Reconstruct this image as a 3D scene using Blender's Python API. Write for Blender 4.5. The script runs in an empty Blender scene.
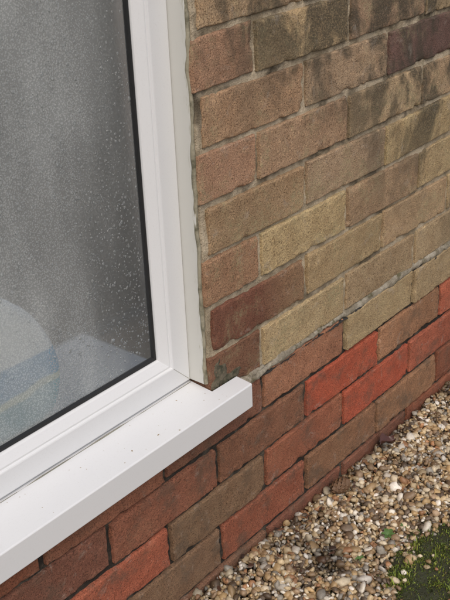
import bpy, math, random, bmesh
import numpy as np
from mathutils import Matrix, Vector
rng=np.random.default_rng(7); random.seed(7)
GZ=-0.318
XO=-.0145
# ---------------------------------------------------------------- noise
def _h(i,j,k,s):
    n=(i*374761393+j*668265263+k*2147483647+s*974634777)&0xffffffff
    n=((n^(n>>13))*1274126177)&0xffffffff
    n=(n^(n>>16))&0xffffffff
    return n/4294967295.0*2-1
def vnoise(p,scale,seed=0):
    q=p*scale; i=np.floor(q).astype(np.int64); f=q-i; f=f*f*(3-2*f)
    out=0
    for a in (0,1):
        for b in (0,1):
            for c in (0,1):
                w=(f[:,0] if a else 1-f[:,0])*(f[:,1] if b else 1-f[:,1])*(f[:,2] if c else 1-f[:,2])
                out=out+w*_h(i[:,0]+a,i[:,1]+b,i[:,2]+c,seed)
    return out
def fbm(p,scale,seed=0,o=3):
    r=0;a=1
    for k in range(o):
        r=r+a*vnoise(p,scale*2**k,seed+k);a*=.5
    return r
def mk(name,V,F,mat=None,parent=None,smooth=True,col=None):
    V=np.asarray(V,dtype=np.float32)
    me=bpy.data.meshes.new(name)
    if isinstance(F,np.ndarray):
        n,k=F.shape
        me.vertices.add(len(V)); me.vertices.foreach_set("co",V.ravel())
        me.loops.add(n*k); me.loops.foreach_set("vertex_index",F.astype(np.int32).ravel())
        me.polygons.add(n); me.polygons.foreach_set("loop_start",np.arange(0,n*k,k,dtype=np.int32))
        me.update(calc_edges=True)
    else:
        me.from_pydata([tuple(map(float,v)) for v in V],[],F); me.update()
    if smooth: me.polygons.foreach_set("use_smooth",np.ones(len(me.polygons),dtype=bool))
    if col is not None:
        a=me.color_attributes.new("Col",'FLOAT_COLOR','POINT')
        c=np.ones((len(V),4),dtype=np.float32); c[:,:3]=col; a.data.foreach_set("color",c.ravel())
    me.validate()
    o=bpy.data.objects.new(name,me); bpy.context.scene.collection.objects.link(o)
    if mat: me.materials.append(mat)
    if parent: o.parent=parent
    return o
def empty(n):
    e=bpy.data.objects.new(n,None); bpy.context.scene.collection.objects.link(e); return e
def lin(c):
    c=np.asarray(c,dtype=float)/255
    return np.where(c<=.04045,c/12.92,((c+.055)/1.055)**2.4)
# ---------------------------------------------------------------- material helper
class M:
    def __init__(s,name):
        s.m=bpy.data.materials.new(name); s.m.use_nodes=True; s.t=s.m.node_tree; s.t.nodes.clear()
        s.out=s.n('ShaderNodeOutputMaterial'); s._pos=None
    def n(s,t,**k):
        x=s.t.nodes.new(t)
        for a,b in k.items(): setattr(x,a,b)
        return x
    def l(s,a,b): s.t.links.new(a,b)
    def set(s,sock,v):
        if isinstance(v,bpy.types.NodeSocket): s.l(v,sock)
        elif isinstance(v,(tuple,list,np.ndarray)):
            v=tuple(float(q) for q in v); sock.default_value=v+(1,) if len(v)==3 and len(sock.default_value)==4 else v
        else: sock.default_value=v
    def pos(s):
        if s._pos is None: s._pos=s.n('ShaderNodeNewGeometry').outputs['Position']
        return s._pos
    def noise(s,scale,detail=4,rough=.6,vec=None,dist=0):
        x=s.n('ShaderNodeTexNoise'); s.l(vec or s.pos(),x.inputs['Vector'])
        x.inputs['Scale'].default_value=scale;x.inputs['Detail'].default_value=detail;x.inputs['Roughness'].default_value=rough;x.inputs['Distortion'].default_value=dist
        return x.outputs['Fac']
    def vor(s,scale,vec=None,out='Distance'):
        x=s.n('ShaderNodeTexVoronoi'); s.l(vec or s.pos(),x.inputs['Vector']); x.inputs['Scale'].default_value=scale
        return x.outputs[out]
    def ramp(s,f,a,b,c0=0.,c1=1.):
        x=s.n('ShaderNodeMapRange'); x.interpolation_type='SMOOTHSTEP'
        s.l(f,x.inputs['Value'])
        for k,v in (('From Min',a),('From Max',b),('To Min',c0),('To Max',c1)): x.inputs[k].default_value=v
        return x.outputs['Result']
    def math(s,op,a,b=0.):
        x=s.n('ShaderNodeMath',operation=op); s.set(x.inputs[0],a); s.set(x.inputs[1],b); return x.outputs[0]
    def mix(s,f,a,b,mode='MIX'):
        x=s.n('ShaderNodeMix',data_type='RGBA',blend_type=mode)
        s.set(x.inputs[0],f); s.set(x.inputs[6],a); s.set(x.inputs[7],b); return x.outputs[2]
    def attr(s): return s.n('ShaderNodeAttribute',attribute_name='Col').outputs['Color']
    def bump(s,h,strength,dist,prev=None):
        x=s.n('ShaderNodeBump'); s.l(h,x.inputs['Height']); x.inputs['Strength'].default_value=strength; x.inputs['Distance'].default_value=dist
        if prev: s.l(prev,x.inputs['Normal'])
        return x.outputs['Normal']
    def bsdf(s,col,rough=.6,normal=None,spec=.5,**k):
        b=s.n('ShaderNodeBsdfPrincipled'); s.set(b.inputs['Base Color'],col); s.set(b.inputs['Roughness'],rough)
        b.inputs['Specular IOR Level'].default_value=spec
        if normal: s.l(normal,b.inputs['Normal'])
        for a,v in k.items(): s.set(b.inputs[a.replace('_',' ')],v)
        s.l(b.outputs[0],s.out.inputs[0]); return b
    def sep(s,ax='Z'):
        x=s.n('ShaderNodeSeparateXYZ'); s.l(s.pos(),x.inputs[0]); return x.outputs[ax]
# brick
b=M('brick'); base=b.attr(); zz=b.sep(); xx=b.sep('X')
c=b.mix(b.ramp(b.noise(30,3,.65),.38,.66,0,.5),base,b.mix(1.,base,(.72,.66,.62),'MULTIPLY'))
g1=b.noise(330,2,.75)
c=b.mix(b.ramp(g1,.50,.66,0,.75),c,b.mix(1.,c,(1.5,1.48,1.42),'MULTIPLY'))
c=b.mix(b.ramp(b.noise(520,1,.65),.53,.65,0,.85),c,b.mix(1.,c,(.40,.36,.33),'MULTIPLY'))
fine=b.ramp(b.noise(170,2,.75),.40,.60,.1,1.)
lm=b.math('MULTIPLY',b.ramp(b.noise(11,4,.75),.47,.68,0,.65),b.ramp(zz,-.05,.06,.15,1.))
lm=b.math('MULTIPLY',lm,fine)
c=b.mix(lm,c,(.33,.295,.165))
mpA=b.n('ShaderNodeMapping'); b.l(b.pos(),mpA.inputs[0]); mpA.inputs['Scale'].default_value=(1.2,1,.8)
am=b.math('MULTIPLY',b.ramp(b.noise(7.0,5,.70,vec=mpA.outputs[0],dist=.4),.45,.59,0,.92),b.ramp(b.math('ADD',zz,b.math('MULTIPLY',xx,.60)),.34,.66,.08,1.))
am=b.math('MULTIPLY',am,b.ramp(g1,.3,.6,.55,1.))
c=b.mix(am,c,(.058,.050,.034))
gm=b.math('MULTIPLY',b.ramp(b.noise(16,5,.7),.47,.68,0,.6),b.ramp(zz,-.09,-.02,1.,.0))
c=b.mix(gm,c,(.10,.078,.055))
c=b.mix(b.ramp(b.noise(34,4,.75,dist=.6),.57,.72,0,.35),c,(.40,.355,.295))
n1=b.bump(b.noise(420,3,.75),.85,.0028)
b.bsdf(c,.82,n1,.35); BRICK=b.m
# mortar
b=M('mortar'); zz=b.sep(); xx=b.sep('X')
c=b.mix(b.ramp(b.noise(14,3,.7),.36,.58),(.32,.265,.18),(.54,.46,.335))
c=b.mix(b.ramp(b.noise(22,4,.7),.57,.70,0,.6),c,(.15,.135,.075))
dk=b.math('MULTIPLY',b.ramp(b.noise(8,4,.7),.50,.63,0,.85),b.ramp(b.math('ADD',zz,b.math('MULTIPLY',xx,.55)),.05,.5,.5,1.))
c=b.mix(dk,c,(.075,.062,.042))
c=b.mix(b.ramp(zz,-.004,.0,1,0),c,b.mix(b.ramp(b.noise(30,3),.45,.7),(.04,.036,.031),(.14,.12,.092)))
c=b.mix(b.ramp(b.noise(500,1),.5,.66,0,.5),c,b.mix(1.,c,(.55,.52,.5),'MULTIPLY'))
b.bsdf(c,.95,b.bump(b.noise(380,3,.75),.9,.004),.2); MORTAR=b.m
b=M('dpc_mortar')
c=b.mix(b.ramp(b.noise(30,4,.7),.35,.65),(.24,.21,.155),(.45,.41,.33))
c=b.mix(b.ramp(b.noise(45,4,.7),.50,.66,0,.85),c,(.11,.10,.05))
b.bsdf(c,.95,b.bump(b.noise(300,4,.75),.9,.004),.2); DPCM=b.m
b=M('dpc_felt'); b.bsdf((.022,.021,.019),.8,b.bump(b.noise(200),.6,.002)); FELT=b.m
# uPVC
b=M('upvc')
c=b.mix(b.ramp(b.noise(420,2,.7),.55,.75,0,.10),(.665,.68,.69),(.35,.34,.30))
b.bsdf(c,.33,None,.5); UPVC=b.m
b=M('upvc_trim'); yy=b.sep('Y'); zz=b.sep('Z')
mp=b.n('ShaderNodeMapping'); b.l(b.pos(),mp.inputs[0]); mp.inputs['Scale'].default_value=(1,3,.6)
s1=b.math('ADD',b.noise(70,4,.75,vec=mp.outputs[0]),b.ramp(yy,.022,.006,-.12,.12))
c=b.mix(b.ramp(s1,.52,.76,0,.65),(.60,.60,.56),(.36,.35,.25))
b.bsdf(c,.5,None); TRIM=b.m
b=M('sealant')
c=b.mix(b.ramp(b.noise(40,4,.7),.4,.7),(.30,.275,.20),(.09,.085,.05))
b.bsdf(c,.7,b.bump(b.noise(150,3),.6,.002)); SEAL=b.m
b=M('gasket'); b.bsdf((.012,.013,.014),.4); GASK=b.m
# glass with condensation
b=M('misted_glass'); xx=b.sep('X'); zz=b.sep('Z')
rf=b.n('ShaderNodeBsdfRefraction'); rf.inputs['IOR'].default_value=1.1
b.set(rf.inputs['Roughness'],.26); rf.inputs['Color'].default_value=(.96,.98,.97,1)
gl=b.n('ShaderNodeBsdfGlossy'); gl.inputs['Roughness'].default_value=.12
fr=b.n('ShaderNodeFresnel'); fr.inputs['IOR'].default_value=1.5
df=b.n('ShaderNodeBsdfDiffuse'); df.inputs['Color'].default_value=(.60,.635,.63,1)
mp=b.n('ShaderNodeMapping'); b.l(b.pos(),mp.inputs[0]); mp.inputs['Scale'].default_value=(7,1,2.6)
hz_=b.ramp(b.noise(1,3,.55,vec=mp.outputs[0]),.30,.70,.28,.62)
hz_=b.math('MULTIPLY',hz_,b.ramp(xx,-.20,-.085,1,.42))
bead=b.ramp(b.vor(420),.60,.22,.76,1.14)
hz_=b.math('MULTIPLY',hz_,bead)
m1=b.n('ShaderNodeMixShader'); b.set(m1.inputs[0],hz_); b.l(rf.outputs[0],m1.inputs[1]); b.l(df.outputs[0],m1.inputs[2])
m2=b.n('ShaderNodeMixShader'); b.l(fr.outputs[0],m2.inputs[0]); b.l(m1.outputs[0],m2.inputs[1]); b.l(gl.outputs[0],m2.inputs[2])
b.l(m2.outputs[0],b.out.inputs[0]); GLASS=b.m
b=M('water')
g_=b.n('ShaderNodeBsdfPrincipled');g_.inputs['Transmission Weight'].default_value=.88;g_.inputs['IOR'].default_value=1.33;g_.inputs['Roughness'].default_value=.02;g_.inputs['Base Color'].default_value=(.85,.88,.88,1)
b.l(g_.outputs[0],b.out.inputs[0]); WATER=b.m
b=M('curtain_cloth'); b.bsdf(b.mix(b.ramp(b.noise(3,3),.35,.65),(.60,.61,.57),(.8,.8,.76)),.9); CURT=b.m
b=M('room_wall'); b.bsdf((.16,.165,.155),.9); ROOM=b.m
# gravel stones
b=M('gravel_stone'); base=b.attr()
c=b.mix(b.ramp(b.noise(260,3,.7),.4,.7,0,.4),base,b.mix(1.,base,(.55,.5,.45),'MULTIPLY'))
b.bsdf(c,.5,b.bump(b.noise(700,2),.3,.001),.5); STONE=b.m
b=M('soil_gravel')
v=b.n('ShaderNodeTexVoronoi'); b.l(b.pos(),v.inputs['Vector']); v.inputs['Scale'].default_value=110
cc=b.n('ShaderNodeSeparateColor'); b.l(v.outputs['Color'],cc.inputs[0])
c=b.mix(cc.outputs[0],(.10,.07,.045),(.36,.28,.19)); c=b.mix(b.ramp(v.outputs['Distance'],.3,.7),c,(.02,.015,.01))
b.bsdf(c,.7,b.bump(b.ramp(v.outputs['Distance'],0,.7,1,0),1.,.006)); SOILG=b.m
b=M('dark_soil'); b.bsdf(b.mix(b.noise(80),(.016,.018,.008),(.05,.055,.022)),.8,b.bump(b.noise(200,4),.8,.005)); SOIL=b.m
b=M('moss'); b.bsdf(b.attr(),.6,None,.4); MOSS=b.m
b=M('weed_leaf'); b.bsdf(b.mix(b.noise(90),(.06,.12,.03),(.11,.20,.06)),.45); WEED=b.m
b=M('dead_leaf_skin'); b.bsdf(b.mix(b.noise(150,5),(.035,.014,.012),(.12,.05,.035)),.4,b.bump(b.noise(200),.5,.002)); DLEAF=b.m
b=M('leaf_litter_flake'); b.bsdf(b.attr(),.6); LITT=b.m
b=M('cone_scale'); b.bsdf(b.mix(b.noise(200,4),(.07,.035,.018),(.22,.13,.07)),.6,b.bump(b.noise(400),.5,.001)); CONE=b.m
# ---------------------------------------------------------------- house
house=empty('brick_house')
J=.009
buff=[(168,146,114),(172,150,118),(162,138,110),(166,140,112),(158,136,110),(172,152,120)]
red=[(134,90,70),(128,86,68),(120,92,72),(140,88,66),(114,86,68),(132,102,80)]
table={
(8,0):(164,140,112),(8,1):(166,144,112),(8,2):(156,138,112),(8,3):(130,112,94),
(7,0):(168,144,114),(7,1):(166,146,116),(7,2):(162,142,114),(7,3):(130,108,90),
(6,0):(168,134,108),(6,1):(178,156,120),(6,2):(152,128,104),(6,3):(156,138,108),
(5,0):(172,142,112),(5,1):(160,138,112),(5,2):(110,86,78),(5,3):(150,128,104),
(4,0):(168,134,108),(4,1):(168,140,112),(4,2):(176,154,122),(4,3):(160,138,110),
(3,0):(168,142,110),(3,1):(160,138,112),(3,2):(176,156,118),(3,3):(166,144,114),
(2,0):(162,128,100),(2,1):(174,154,116),(2,2):(170,144,114),(2,3):(172,152,116),
(1,0):(114,76,60),(1,1):(172,150,114),(1,2):(172,148,116),(1,3):(172,152,118),
(0,0):(124,90,70),(0,1):(176,156,120),(0,2):(170,148,116),(0,3):(170,150,118),
(-1,1):(160,114,88),(-1,2):(174,154,118),(-1,3):(170,150,116),(-1,0):(132,90,72),
(-2,0):(134,94,72),(-2,1):(188,96,70),(-2,2):(162,122,92),(-2,3):(172,98,74),(-2,-1):(138,90,70),(-2,-2):(128,86,70),
(-3,0):(130,104,80),(-3,1):(154,98,74),(-3,2):(176,90,66),(-3,3):(160,92,70),(-3,-1):(156,90,68),(-3,-2):(122,82,66),
(-4,0):(148,90,68),(-4,1):(140,104,78),(-4,2):(148,112,84),(-4,-1):(124,98,76),(-4,-2):(116,98,78),
(-5,0):(128,94,74),(-5,1):(134,88,70),(-5,-1):(118,94,76)}
Vs=[];Fs=[];Cs=[];nv=0
XR=2.6;XL=-2.2;TOPC=20
for n in range(-6,TOPC):
    above=n>=0
    first=.1075 if n in(0,2,4,6,-1,-3,-5) or (n>0 and n%2==0) else .22
    edges=[first+ .225*k for k in range(-14,16)]
    for k in range(len(edges)-1):
        a,bb=edges[k]+J/2,edges[k+1]-J/2; idx=k-14+1
        if above:
            if bb<=0.02: continue
            a=max(a,XO+float(rng.normal(0,.0010)))
        if a>XR or bb<XL: continue
        z0=n*.075+J/2; z1=(n+1)*.075-J/2
        if n==0: z0+=.002
        key=(n,idx)
        if key in table: c=lin(table[key])
        else:
            c=lin((buff if above or (n==-1 and idx>1) else red)[rng.integers(0,6)])*rng.uniform(.85,1.1)
        near = -0.75<a<1.1 and z1<.85
        st=.0030 if near else .02
        nx=max(6,int((bb-a)/st)); nz=max(5,int((z1-z0)/st))
        def grid(m):
            t=np.linspace(0,1,m+1); return t-.7*np.sin(2*math.pi*t)/(2*math.pi)
        U,W=np.meshgrid(grid(nx),grid(nz)); tilt=rng.normal(0,.0009,3); dx,dz=rng.normal(0,.0008,2)
        tilt[0]=min(tilt[0],.0006)
        X=a+U*(bb-a); Z=z0+W*(z1-z0)+ (U-.5)*rng.normal(0,.0015)
        P=np.stack([X.ravel(),np.zeros(X.size),Z.ravel()],1)
        off=np.array([0,rng.uniform(0,100),0])
        e=np.minimum(np.minimum(U*(bb-a),(1-U)*(bb-a)),np.minimum(W*(z1-z0),(1-W)*(z1-z0))).ravel()
        r=.0018
        yy=np.where(e<r,r-np.sqrt(np.maximum(r*r-(r-e)**2,0)),0)*.9
        edgew=np.exp(-e/.0035)
        yy=yy+fbm(P+off,40,3,2)*.0005+fbm(P+off,180,9,2)*.0007+edgew*np.maximum(fbm(P+off,50,5)-.25,0)*.009
        yy=yy+tilt[0]+tilt[1]*(U.ravel()-.5)+tilt[2]*(W.ravel()-.5)
        P2=P.copy(); P2[:,1]=yy
        P2[:,0]+=dx*(0 if idx==0 else 1)+fbm(P+off,80,11,2)*.0009*edgew; P2[:,2]+=dz+fbm(P+off,80,15,2)*.0010*edgew
        ids=np.arange(X.size).reshape(X.shape)
        loop=np.concatenate([ids[0,:-1],ids[:-1,-1],ids[-1,:0:-1],ids[:0:-1,0]])
        back=P2[loop].copy(); back[:,1]=.098
        q=np.stack([ids[:-1,:-1],ids[:-1,1:],ids[1:,1:],ids[1:,:-1]],-1).reshape(-1,4)
        m=len(loop); bi=X.size+np.arange(m)
        s=np.stack([loop,bi,np.roll(bi,-1),np.roll(loop,-1)],1)
        Vs.append(P2);Vs.append(back);Fs.append(np.concatenate([q,s])+nv)
        cc=np.tile(c,(X.size+m,1))
        xa_=np.concatenate([X.ravel(),back[:,0]])
        if key==(1,0):
            t=np.clip((xa_-.10)/.09,0,1)[:,None]; cc=cc*(1-t)+lin((152,122,94))*t
        t=.5+.5*np.sin((xa_-a)/(bb-a)*rng.uniform(1,3)+rng.uniform(0,6)); cc=cc*(1+(t[:,None]-.5)*rng.uniform(0,.35))
        Cs.append(cc);nv+=X.size+m
mk('brickwork',np.concatenate(Vs),np.concatenate(Fs),BRICK,house,True,np.concatenate(Cs))
def mortar(name,xa,xb,za,zb,st):
    nx=int((xb-xa)/st);nz=int((zb-za)/st)
    X,Z=np.meshgrid(np.linspace(xa,xb,nx+1),np.linspace(za,zb,nz+1))
    P=np.stack([X.ravel(),0*X.ravel(),Z.ravel()],1)
    y=.0056+fbm(P,25,21)*.0018+fbm(P,140,22,2)*.0010
    y=np.where(P[:,2]>-.004,y-.0006,y+.0012)
    y=np.maximum(y,.0028)
    P[:,1]=y
    ids=np.arange(X.size).reshape(X.shape)
    loop=np.concatenate([ids[0,:-1],ids[:-1,-1],ids[-1,:0:-1],ids[:0:-1,0]])
    back=P[loop].copy(); back[:,1]=.1; m=len(loop); bi=X.size+np.arange(m)
    q=np.stack([ids[:-1,:-1],ids[:-1,1:],ids[1:,1:],ids[1:,:-1]],-1).reshape(-1,4)
    s=np.stack([loop,bi,np.roll(bi,-1),np.roll(loop,-1)],1)
    mk(name,np.concatenate([P,back]),np.concatenate([q,s]),MORTAR,house)
mortar('mortar_upper',XO+.003,1.2,-.002,.9,.004)
mortar('mortar_upper_far',1.2,XR,-.002,TOPC*.075,.03)
mortar('mortar_upper_top',XO+.003,1.2,.9,TOPC*.075,.03)
mortar('mortar_lower',-.8,1.2,-.45,-.0021,.004)
mortar('mortar_lower_far',1.2,XR,-.45,-.0021,.03)
mortar('mortar_lower_end',XL,-.8,-.45,-.0021,.03)
def ridge(name,xa,xb,zc,hw,prot,mat,seed):
    n=int((xb-xa)/.002);k=9
    x=np.linspace(xa,xb,n+1);V=[]
    px=np.stack([x,0*x,0*x],1)
    w=hw*(1+.5*fbm(px,26,seed)+.25*vnoise(px,110,seed+4)); w=np.maximum(w,.001)
    pr=prot+.0030*fbm(px,22,seed+1,4)
    zc_=zc+.002*fbm(px,14,seed+2)
    for a in np.linspace(-math.pi/2,math.pi/2,k):
        V.append(np.stack([x,.006-np.cos(a)*(pr+.006)+0*x,zc_+np.sin(a)*w],1))
    V=np.stack(V,1).reshape(-1,3)
    V[:,1]+=fbm(V,260,seed+7,2)*.001; V[:,2]+=fbm(V,200,seed+8,2)*.001
    ids=np.arange(len(V)).reshape(n+1,k)
    q=np.stack([ids[:-1,:-1],ids[1:,:-1],ids[1:,1:],ids[:-1,1:]],-1).reshape(-1,4)
    return mk(name,V,q,mat,house)
ridge('dpc_mortar_ridge',.03,XR,.0008,.0078,.0024,DPCM,31)
ridge('dpc_felt_edge',.043,XR,-.0074,.0022,.0000,FELT,43)
def blob(name,cx,cz,rx,rz,prot,mat,seed):
    nr,na=14,48;V=[]
    for i in range(nr+1):
        for j in range(na):
            a=2*math.pi*j/na; rr=i/nr
            V.append((cx+math.cos(a)*rx*rr,0,cz+math.sin(a)*rz*rr))
    V=np.array(V); d=np.repeat(np.arange(nr+1)/nr,na)
    wob=1+.38*fbm(np.stack([np.tile(np.cos(np.arange(na)/na*2*math.pi),nr+1),np.tile(np.sin(np.arange(na)/na*2*math.pi),nr+1),0*V[:,0]],1),1.8,seed)
    V[:,0]=cx+(V[:,0]-cx)*wob;V[:,2]=cz+(V[:,2]-cz)*wob
    V[:,1]=.004-(prot+.004)*np.sqrt(np.clip(1-d**3,0,1))+fbm(V,120,seed+1)*.0014
    F=[(i*na+j,i*na+(j+1)%na,(i+1)*na+(j+1)%na,(i+1)*na+j) for i in range(nr) for j in range(na)]
    return mk(name,V,np.array(F),mat,house)
b=M('dirty_mortar'); b.bsdf(b.mix(b.ramp(b.noise(70,4),.38,.62),(.035,.038,.020),(.14,.12,.08)),.95,b.bump(b.noise(300,3,.75),.9,.004)); DIRTY=b.m
blob('mortar_daub',.006,.040,.018,.026,.0020,DIRTY,3)
blob('mortar_daub_2',.030,.026,.024,.010,.0020,DIRTY,5)
blob('mortar_daub_3',.085,.004,.030,.008,.003,DPCM,8)
# ---------------------------------------------------------------- window
win=empty('window'); win.parent=house
WL,WB,WT=-1.25,.032,1.40
FY=.0350; R0=-.0172
def loops(name,prof,mat,R):
    V=[]
    for s,y in prof:
        V+=[(WL+s,y,WB+s),(R-s,y,WB+s),(R-s,y,WT-s),(WL+s,y,WT-s)]
    F=[(i*4+j,i*4+(j+1)%4,(i+1)*4+(j+1)%4,(i+1)*4+j) for i in range(len(prof)-1) for j in range(4)]
    return mk(name,V,F,mat,win,False)
loops('window_frame',[(0,.095),(0,FY+.0025),(.0008,FY+.0007),(.0025,FY),(.033,FY),(.0345,FY+.0006),(.036,FY+.003),(.0366,FY+.0032),(.0385,FY+.0032),(.050,FY+.0095),(.0515,FY+.011),(.0522,FY+.013),(.0522,FY+.022)],UPVC,R0)
loops('glazing_gasket',[(.0518,FY+.0145),(.0530,FY+.0132),(.0570,FY+.0132),(.0590,FY+.0175)],GASK,R0)
mk('mitre_line',[(R0-.001,FY-.0003,WB+.001),(R0-.0006,FY-.0003,WB+.0014),(R0-.0330,FY-.0003,WB+.0332),(R0-.0333,FY-.0003,WB+.0329)],[(0,1,2,3)],SEAL,win,False)
gy=FY+.0165
mk('glass_pane',[(WL+.05,gy,WB+.05),(R0-.05,gy,WB+.05),(R0-.05,gy,WT-.05),(WL+.05,gy,WT-.05)],[(0,1,2,3)],GLASS,win,False)
def box(name,x0,x1,y0,y1,z0,z1,mat,parent,bev=.001):
    bm=bmesh.new(); bmesh.ops.create_cube(bm,size=1)
    for v in bm.verts:
        v.co=Vector((x0 if v.co.x<0 else x1,y0 if v.co.y<0 else y1,z0 if v.co.z<0 else z1))
    if bev: bmesh.ops.bevel(bm,geom=bm.edges[:],offset=bev,segments=3,profile=.5,affect='EDGES')
    me=bpy.data.meshes.new(name); bm.to_mesh(me); bm.free()
    o=bpy.data.objects.new(name,me); bpy.context.scene.collection.objects.link(o); me.materials.append(mat); o.parent=parent
    return o
box('reveal_trim',XO-.0026,XO-.0012,.008,.094,.033,WT,TRIM,win,.0005)
def tube(name,pts,r,mat,parent,seed):
    pts=np.array(pts);V=[];k=8
    rr=r*(1+.45*fbm(pts,30,seed))
    for i,p in enumerate(pts):
        for j in range(k):
            a=2*math.pi*j/k; V.append((p[0]+math.cos(a)*rr[i],p[1]+math.sin(a)*rr[i],p[2]))
    F=[(i*k+j,i*k+(j+1)%k,(i+1)*k+(j+1)%k,(i+1)*k+j) for i in range(len(pts)-1) for j in range(k)]
    return mk(name,V,np.array(F),mat,parent)
zs=np.linspace(.034,WT,500); px=np.stack([0*zs,0*zs,zs],1)
tube('sealant_bead',np.stack([XO-.0004+.0008*fbm(px,20,50),.0080+.0015*fbm(px,25,52),zs],1),.0028,SEAL,win,51)
FRT=-.0335; SE=.040; ZT=.022
SL=(.033-ZT)/(.09-FRT)
def sill():
    bm=bmesh.new()
    zt=lambda y:ZT+(y-FRT)*SL
    plan=[(-1.32,FRT),(SE,FRT),(SE,-.0035),(XO-.0005,-.0035),(XO-.0005,.09),(-1.32,.09)]
    H_=.040
    top=[bm.verts.new((x,y,zt(y))) for x,y in plan]; bot=[bm.verts.new((x,y,ZT-H_ if y<0 else -.006)) for x,y in plan]
    n=len(plan)
    bm.faces.new(top); bm.faces.new(bot[::-1])
    for i in range(n): bm.faces.new((top[i],bot[i],bot[(i+1)%n],top[(i+1)%n]))
    bmesh.ops.recalc_face_normals(bm,faces=bm.faces)
    ed=[e for e in bm.edges if not any(v.co.y>.05 for v in e.verts) and not (abs(e.verts[0].co.x-(XO-.0005))<1e-4 and abs(e.verts[1].co.x-(XO-.0005))<1e-4)]
    bmesh.ops.bevel(bm,geom=ed,offset=.0022,segments=5,profile=.5,affect='EDGES')
    me=bpy.data.meshes.new('window_sill'); bm.to_mesh(me); bm.free()
    me.polygons.foreach_set("use_smooth",np.ones(len(me.polygons),dtype=bool))
    o=bpy.data.objects.new('window_sill',me); bpy.context.scene.collection.objects.link(o); me.materials.append(UPVC); o.parent=win
    m=o.modifiers.new('wn','WEIGHTED_NORMAL'); m.weight=100
sill()
xs=np.linspace(-1.2,R0,500); px=np.stack([xs,0*xs,0*xs],1)
def xtube(name,pts,r,mat,seed):
    pts=np.array(pts);V=[];k=6; rr=r*np.maximum(1+.8*fbm(pts,30,seed),.15)
    for i,p in enumerate(pts):
        for j in range(k):
            a=2*math.pi*j/k; V.append((p[0],p[1]+math.cos(a)*rr[i],p[2]+math.sin(a)*rr[i]))
    F=[(i*k+j,i*k+(j+1)%k,(i+1)*k+(j+1)%k,(i+1)*k+j) for i in range(len(pts)-1) for j in range(k)]
    return mk(name,V,np.array(F),mat,win)
b=M('grime'); b.bsdf(b.mix(b.noise(50,3),(.08,.08,.055),(.36,.35,.30)),.8); GRIME=b.m
xtube('grime_line',np.stack([xs,0*xs+FY-.0002,0*xs+ZT+(FY-FRT)*SL+.0002],1),.0007,GRIME,61)
def crumbs():
    V=[];F=[];r=np.random.default_rng(5)
    for i in range(40):
        x=r.uniform(-.46,.03);y=r.uniform(FRT+.004,FY-.004 if x<XO-.01 else -.006);z=ZT+(y-FRT)*SL
        s=r.uniform(.0003,.0009)*(2.4 if i<4 else 1); b0=len(V);k=6;st=r.uniform(.6,1.8)
        for j in range(k):
            a=2*math.pi*j/k; q=s*r.uniform(.6,1.2); V.append((x+math.cos(a)*q*st,y+math.sin(a)*q,z+.0001))
        V.append((x,y,z+.0001+s*.4)); F+=[(b0+j,b0+(j+1)%k,b0+k) for j in range(k)]
    b=M('dirt_crumb'); b.bsdf(b.mix(b.noise(90,2),(.18,.13,.07),(.48,.41,.30)),.8)
    mk('dirt_crumbs',V,F,b.m,win)
crumbs()
# ---------------------------------------------------------------- condensation drops
N=10500
hx=rng.uniform(-.62,-.078,N*3);hz=rng.uniform(.092,.90,N*3)
pp=np.stack([hx,0*hx,hz],1)
dens=fbm(pp*np.array([1.5,1,.8]),7,77)*.5+.55
keep=dens>rng.uniform(0,1,N*3); hx=hx[keep][:N];hz=hz[keep][:N]
N=len(hx); rad=.00045+.0032*rng.beta(.9,6,N)
dy=np.full(N,gy-.0002)
ph=[0,.5,.95,1.35]; k=8
T=[]
for a in ph[:-1]:
    for j in range(k):
        t=2*math.pi*j/k; T.append((math.cos(a)*math.cos(t),-math.sin(a)*.6,math.cos(a)*math.sin(t)))
T.append((0,-.6,0)); T=np.array(T)
F4=[(i*k+j,i*k+(j+1)%k,(i+1)*k+(j+1)%k,(i+1)*k+j) for i in range(2) for j in range(k)]
Ft=[]
for f in F4: Ft+=[(f[0],f[1],f[2]),(f[0],f[2],f[3])]
Ft+=[(2*k+j,2*k+(j+1)%k,len(T)-1) for j in range(k)]; Ft=np.array(Ft)
strx=rng.uniform(.8,1.15,N);strz=rng.uniform(.9,1.4,N)
V=T[None]*rad[:,None,None]*np.stack([strx,np.ones(N),strz],1)[:,None,:]+np.stack([hx,dy,hz],1)[:,None,:]
F=(Ft[None]+(np.arange(N)*len(T))[:,None,None]).reshape(-1,3)
mk('water_droplets',V.reshape(-1,3),F,WATER,win)
# ---------------------------------------------------------------- interior
def curtain():
    x=np.linspace(-1.25,-.17,300); z=np.linspace(.07,1.45,20)
    X,Z=np.meshgrid(x,z); Y=.28+.0025*np.sin(X*60+np.sin(X*23)*2)+.008*np.sin(X*21)
    ids=np.arange(X.size).reshape(X.shape)
    q=np.stack([ids[:-1,:-1],ids[:-1,1:],ids[1:,1:],ids[1:,:-1]],-1).reshape(-1,4)
    mk('curtain',np.stack([X.ravel(),Y.ravel(),Z.ravel()],1),q,CURT)
curtain()
box('room_back_wall',-1.4,.6,.9,.95,-.3,1.5,ROOM,house,0)
box('window_board',-1.25,XO-.005,.10,.30,.020,.040,UPVC,house,.002)
b=M('printed_plastic')
zz=b.sep(); f=b.math('ADD',zz,b.math('MULTIPLY',b.noise(9,2),.03))
c=b.mix(b.ramp(f,.100,.104),(.9,.92,.91),(.02,.40,.52)); c=b.mix(b.ramp(f,.145,.148),c,(.75,.80,.60)); c=b.mix(b.ramp(f,.155,.158),c,(.03,.38,.68)); c=b.mix(b.ramp(f,.190,.193),c,(.92,.94,.93))
b.bsdf(c,.35,b.bump(b.noise(30,3),.4,.006)); PACK=b.m
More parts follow.
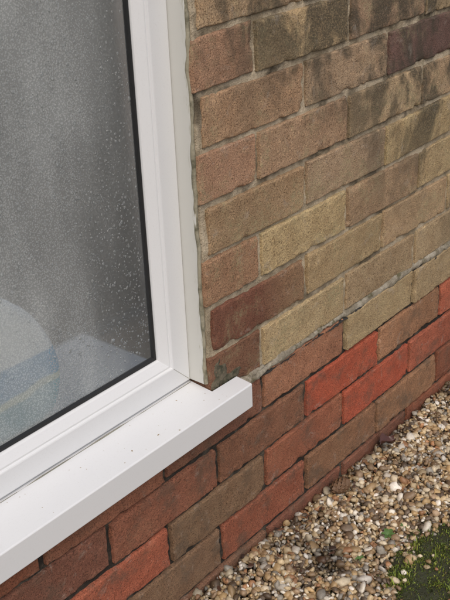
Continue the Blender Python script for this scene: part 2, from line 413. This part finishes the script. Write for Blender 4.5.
def pillow():
    nu,nv_=40,28;V=[]
    for i in range(nv_+1):
        for j in range(nu):
            a=2*math.pi*j/nu; t=i/nv_
            taper=math.sin(math.pi*min(max(t,.02),.98))**.35
            x=math.copysign(abs(math.cos(a))**.6,math.cos(a))*.105*taper
            y=math.copysign(abs(math.sin(a))**.8,math.sin(a))*.026*taper*(1+.1*math.sin(5*a+t*7))
            V.append((-.325+x,.084+y,.041+t*.205+.012*math.sin(x*40)*t))
    F=[(i*nu+j,i*nu+(j+1)%nu,(i+1)*nu+(j+1)%nu,(i+1)*nu+j) for i in range(nv_) for j in range(nu)]
    F.append(tuple(range(nu))[::-1]);F.append(tuple(nv_*nu+j for j in range(nu)))
    mk('plastic_pack',V,F,PACK)
pillow()
# ---------------------------------------------------------------- ground
mk('ground',[(-300,-300,GZ-.014),(300,-300,GZ-.014),(300,300,GZ-.014),(-300,300,GZ-.014)],[(0,1,2,3)],SOILG,None,False)
def ico(sub):
    bm=bmesh.new(); bmesh.ops.create_icosphere(bm,subdivisions=sub,radius=1)
    V=np.array([v.co[:] for v in bm.verts]);F=np.array([[v.index for v in f.verts] for f in bm.faces]);bm.free();return V,F
pal=np.array([lin(c) for c in [(190,170,134),(166,140,102),(206,192,164),(142,118,88),(210,203,188),(114,100,84),(166,124,88),(148,142,130),(184,156,112),(226,220,208),(94,78,60),(158,134,106)]])
pw=np.array([.16,.14,.13,.12,.08,.09,.05,.08,.06,.04,.08,.06]);pw/=pw.sum()
def moss_mask(x,y):
    P=np.stack([x,y,0*x],1)
    return .192-np.hypot((x-.215),(y+.375))+.035*fbm(P,18,91)
def zbase(x,y): return fbm(np.stack([x,y,0*x],1),6,88)*.004+.05*np.clip(.20-x,0,.35)
def soilz(x,y):
    m=np.clip(moss_mask(x,y)/.05,-1,1)
    return GZ-.012+zbase(x,y)+(.011+.004*fbm(np.stack([x,y,0*x],1),30,97))*np.clip(m+.3,0,1)
def stones(sub,xa,xb,ya,yb,pitch,layers,hole=None):
    T,F=ico(sub);Vs=[];Fs=[];Cs=[];n0=0
    for L in range(layers):
        gx,gy_=np.meshgrid(np.arange(xa,xb,pitch),np.arange(ya,yb,pitch)); x=gx.ravel();y=gy_.ravel();n=len(x)
        x=x+rng.uniform(-.5,.5,n)*pitch;y=y+rng.uniform(-.5,.5,n)*pitch
        ok=(y<-.004)
        if hole: ok&=~((x>hole[0])&(x<hole[1])&(y>hole[2])&(y<hole[3]))
        mm=moss_mask(x,y)
        stray=rng.uniform(size=n)<.035
        ok&=~((mm>rng.uniform(0,.035,n))&~(stray&(L==layers-1)))
        x=x[ok];y=y[ok];mm=mm[ok];n=len(x)
        s=rng.lognormal(math.log(.0038),.38,n)*(pitch/.0072)
        s=np.clip(s,.0018,.0098)
        ax=np.stack([s*rng.uniform(.85,1.5,n),s*rng.uniform(.75,1.15,n),s*rng.uniform(.5,.85,n)],1)
        z=GZ-.009+L*.006+rng.normal(0,.0016,n)+zbase(x,y)
        z=np.where(mm>.03,soilz(x,y)+.003,z)
        q=rng.normal(size=(n,4));q[:,1:3]*=.35; q/=np.linalg.norm(q,axis=1)[:,None]
        w,a,b_,c_=q.T
        Rm=np.stack([1-2*(b_*b_+c_*c_),2*(a*b_-c_*w),2*(a*c_+b_*w),2*(a*b_+c_*w),1-2*(a*a+c_*c_),2*(b_*c_-a*w),2*(a*c_-b_*w),2*(b_*c_+a*w),1-2*(a*a+b_*b_)],1).reshape(n,3,3)
        V=T[None]*ax[:,None,:]
        V=V*(1+.14*rng.normal(size=(n,len(T),1)).clip(-1.6,1.6)*(1 if sub>1 else .6))
        V=np.einsum('nij,nkj->nki',Rm,V)+np.stack([x,y,z],1)[:,None,:]
        V[:,:,1]=np.minimum(V[:,:,1],-.0005)
        Vs.append(V.reshape(-1,3));Fs.append((F[None]+(np.arange(n)*len(T))[:,None,None]).reshape(-1,3)+n0);n0+=n*len(T)
        col=pal[rng.choice(len(pal),n,p=pw)]*rng.uniform(.65,1.15,(n,1))
        pq=np.stack([x,y,0*x],1)
        stain=np.clip(1.2-np.hypot((x-.121)/.055,(y+.117)/.075)+.5*fbm(pq,25,66),0,1)[:,None]
        damp=np.clip(1+.7*fbm(pq,20,69)-(-y)/.040,0,1)[:,None]*.5
        col=col*(1-.72*stain)*(1-damp)*(1+.15*fbm(pq,9,67))[:,None]
        Cs.append(np.repeat(col,len(T),0))
    return np.concatenate(Vs),np.concatenate(Fs),np.concatenate(Cs)
H=(-.20,.95,-.45,.1)
a=stones(2,H[0],H[1],H[2],0,.0072,2)
c_=stones(1,-2.2,2.6,-1.6,0,.014,1,H)
mk('gravel',np.concatenate([a[0],c_[0]]),np.concatenate([a[1],c_[1]+len(a[0])]),STONE,None,True,np.concatenate([a[2],c_[2]]))
def soilbed():
    X,Y=np.meshgrid(np.linspace(-.02,.48,90),np.linspace(-.62,-.13,90)); x=X.ravel();y=Y.ravel()
    ids=np.arange(X.size).reshape(X.shape); q=np.stack([ids[:-1,:-1],ids[:-1,1:],ids[1:,1:],ids[1:,:-1]],-1).reshape(-1,4)
    mk('soil',np.stack([x,y,soilz(x,y)],1),q,SOIL)
soilbed()
def patch():
    n=60000; x=rng.uniform(.0,.47,n);y=rng.uniform(-.60,-.14,n); k=moss_mask(x,y)>rng.uniform(-.015,.02,n)
    x=x[k];y=y[k];n=len(x)
    clump=fbm(np.stack([x,y,0*x],1),35,99); bare=fbm(np.stack([x,y,0*x],1),22,101)
    k=(bare<.45)|(rng.uniform(size=n)<.3); x=x[k];y=y[k];clump=clump[k];n=len(x)
    z=soilz(x,y)-.0008
    L=rng.uniform(.003,.0075,n)*(1+.5*clump)*(1+1.6*(rng.uniform(size=n)>.97)); w=rng.uniform(.0006,.0013,n)
    th=rng.uniform(0,2*math.pi,n); ln=rng.uniform(0,.9,n); ph_=rng.uniform(0,2*math.pi,n)
    dx,dy=np.cos(th)*w,np.sin(th)*w; tx,ty=np.cos(ph_)*ln*L,np.sin(ph_)*ln*L
    V=np.stack([np.stack([x-dx,y-dy,z],1),np.stack([x+dx,y+dy,z],1),np.stack([x+dx*.8+tx*.4,y+dy*.8+ty*.4,z+L*.6],1),np.stack([x-dx*.8+tx*.4,y-dy*.8+ty*.4,z+L*.6],1),np.stack([x+tx,y+ty,z+L*(1-.4*ln)],1)],1)
    F=np.array([(0,1,2),(0,2,3),(3,2,4)])
    F=(F[None]+(np.arange(n)*5)[:,None,None]).reshape(-1,3)
    g=np.array([lin((118,132,52)),lin((92,110,44)),lin((146,152,68)),lin((68,82,36)),lin((106,94,56))])
    col=g[rng.choice(5,n,p=[.32,.3,.14,.16,.08])]*rng.uniform(.6,1.15,(n,1))*(1+.4*clump[:,None])
    mk('moss_patch',V.reshape(-1,3),F,MOSS,None,False,np.repeat(col,5,0))
patch()
def litter():
    r=np.random.default_rng(21);V=[];F=[];C=[]
    for i in range(170):
        x=r.uniform(-.15,.9); y=-.006-abs(r.normal(0,.03)) if i<95 else r.uniform(-.35,-.01)
        if moss_mask(np.array([x]),np.array([y]))[0]>.02: continue
        z=GZ+float(zbase(np.array([x]),np.array([y]))[0])+.004; L=r.uniform(.002,.008);w=L*r.uniform(.12,.7);a=r.uniform(0,6.28);b0=len(V);h=r.uniform(0,.003)
        ca,sa=math.cos(a),math.sin(a)
        for u,v,hh in [(-1,0,0),(-.3,-1,h),(.5,-.8,0),(1,.1,h),(.3,.9,0),(-.5,.8,h)]:
            V.append((x+u*L*ca-v*w*sa,min(y+u*L*sa+v*w*ca,-.002),z+hh))
        F.append(tuple(range(b0,b0+6)))
        c=lin([(70,46,32),(96,64,42),(52,38,30),(120,88,56)][r.integers(0,4)])
        C+= [c]*6
    mk('leaf_litter',V,F,LITT,None,False,np.array(C))
litter()
def weed(name,cx,cy,sz,nl,seed):
    r=np.random.default_rng(seed);V=[];F=[]
    for i in range(nl):
        a=2*math.pi*i/nl+r.uniform(-.3,.3);L=sz*r.uniform(.7,1.15);w=L*.28
        n=7;b0=len(V)
        for k in range(n+1):
            t=k/n;d=L*t;wd=w*math.sin(math.pi*min(t*.85+.08,1))**.8;zz_=GZ+.003+L*(.75*t-.55*t*t)
            ca,sa=math.cos(a),math.sin(a)
            V.append((cx+ca*d-sa*wd,cy+sa*d+ca*wd,zz_+.15*wd));V.append((cx+ca*d,cy+sa*d,zz_-.1*wd));V.append((cx+ca*d+sa*wd,cy+sa*d-ca*wd,zz_+.15*wd))
        for k in range(n):
            for j in range(2): F.append((b0+3*k+j,b0+3*k+j+1,b0+3*k+4+j,b0+3*k+3+j))
    mk(name,V,F,WEED)
weed('weed',.225,-.160,.013,6,1);weed('weed',.150,-.155,.009,5,2);weed('weed',.262,-.170,.009,5,3)
def dleaf():
    V=[];n=12;m=6;L=.040
    for i in range(n+1):
        t=i/n; w=.015*math.sin(math.pi*(t*.94+.03))**.8
        for j in range(m+1):
            s=j/m*2-1
            V.append((.448+(t-.5)*L*.8+s*w*.4,-.024-(t-.5)*L*.3+s*w*.9,GZ+.008+.010*abs(s)**1.3+.004*math.sin(t*6)+.002*math.sin(9*t+4*s)))
    F=[(i*(m+1)+j,i*(m+1)+j+1,(i+1)*(m+1)+j+1,(i+1)*(m+1)+j) for i in range(n) for j in range(m)]
    mk('dead_leaf',V,F,DLEAF)
dleaf()
def cone():
    V=[];F=[];cx,cy_,cz=.279,-.030,GZ+.012
    ax=Vector((.8,-.35,.1)).normalized();sd=ax.cross(Vector((0,0,1))).normalized();up=sd.cross(ax)
    N_=70;L=.034
    for i in range(N_):
        t=i/N_; a=i*2.39996; R=.0130*math.sin(math.pi*(t*.85+.1))**.7
        c0=Vector((cx,cy_,cz))+ax*(t-.5)*L
        d=sd*math.cos(a)+up*math.sin(a); tg=ax.cross(d)
        b0=len(V); w=.0042
        root=c0+d*R*.35; tip=c0+d*R*1.05+ax*.004
        pts=[root-tg*w*.5,root+tg*w*.5,tip-ax*.002+tg*w,tip+tg*w*.5+d*.0008,tip-tg*w*.5+d*.0008,tip-ax*.002-tg*w,c0+d*R*.75-ax*.003]
        V+=[tuple(p) for p in pts]
        F+=[(b0,b0+1,b0+2,b0+3),(b0,b0+3,b0+4),(b0,b0+4,b0+5),(b0+6,b0+2,b0+3),(b0+6,b0+3,b0+4),(b0+6,b0+4,b0+5)]
    mk('fir_cone',V,F,CONE,None,False)
cone()
# ---------------------------------------------------------------- light
w=bpy.data.worlds.new("World");bpy.context.scene.world=w;w.use_nodes=True
t=w.node_tree;bg=t.nodes['Background'];sk=t.nodes.new('ShaderNodeTexSky');sk.sky_type='NISHITA';sk.sun_disc=False
SEL,SRO=math.radians(52),math.radians(215)
sk.sun_elevation=SEL;sk.sun_rotation=SRO;sk.air_density=1.0;sk.dust_density=5;sk.ozone_density=1
t.links.new(sk.outputs[0],bg.inputs[0]);bg.inputs[1].default_value=.15
sd=bpy.data.lights.new('sun','SUN');sd.energy=.75;sd.angle=math.radians(45);sd.color=(1,.97,.92)
so=bpy.data.objects.new('sun',sd);bpy.context.scene.collection.objects.link(so)
dirv=Vector((math.sin(SRO)*math.cos(SEL),math.cos(SRO)*math.cos(SEL),math.sin(SEL)))
so.rotation_euler=dirv.to_track_quat('Z','Y').to_euler()
# ---------------------------------------------------------------- camera
yaw,pitch,roll,fp=.8621,.4593,-.0425,1006.27
cy,sy,cp,sp=math.cos(yaw),math.sin(yaw),math.cos(pitch),math.sin(pitch)
f=Vector((sy*cp,cy*cp,-sp));r=Vector((cy,-sy,0));u=r.cross(f)
c,s=math.cos(roll),math.sin(roll)
r2=c*r+s*u;u2=-s*r+c*u
cam=bpy.data.cameras.new('camera');co=bpy.data.objects.new('camera',cam);bpy.context.scene.collection.objects.link(co)
co.matrix_world=Matrix(((r2.x,u2.x,-f.x,-.9308),(r2.y,u2.y,-f.y,-.8201),(r2.z,u2.z,-f.z,.7757),(0,0,0,1)))
cam.sensor_fit='VERTICAL';cam.sensor_height=24;cam.lens=fp/600*24;cam.clip_start=.01;cam.clip_end=2000
bpy.context.scene.camera=co
sc=bpy.context.scene;sc.view_settings.view_transform='Standard';sc.view_settings.look='None';sc.view_settings.exposure=0
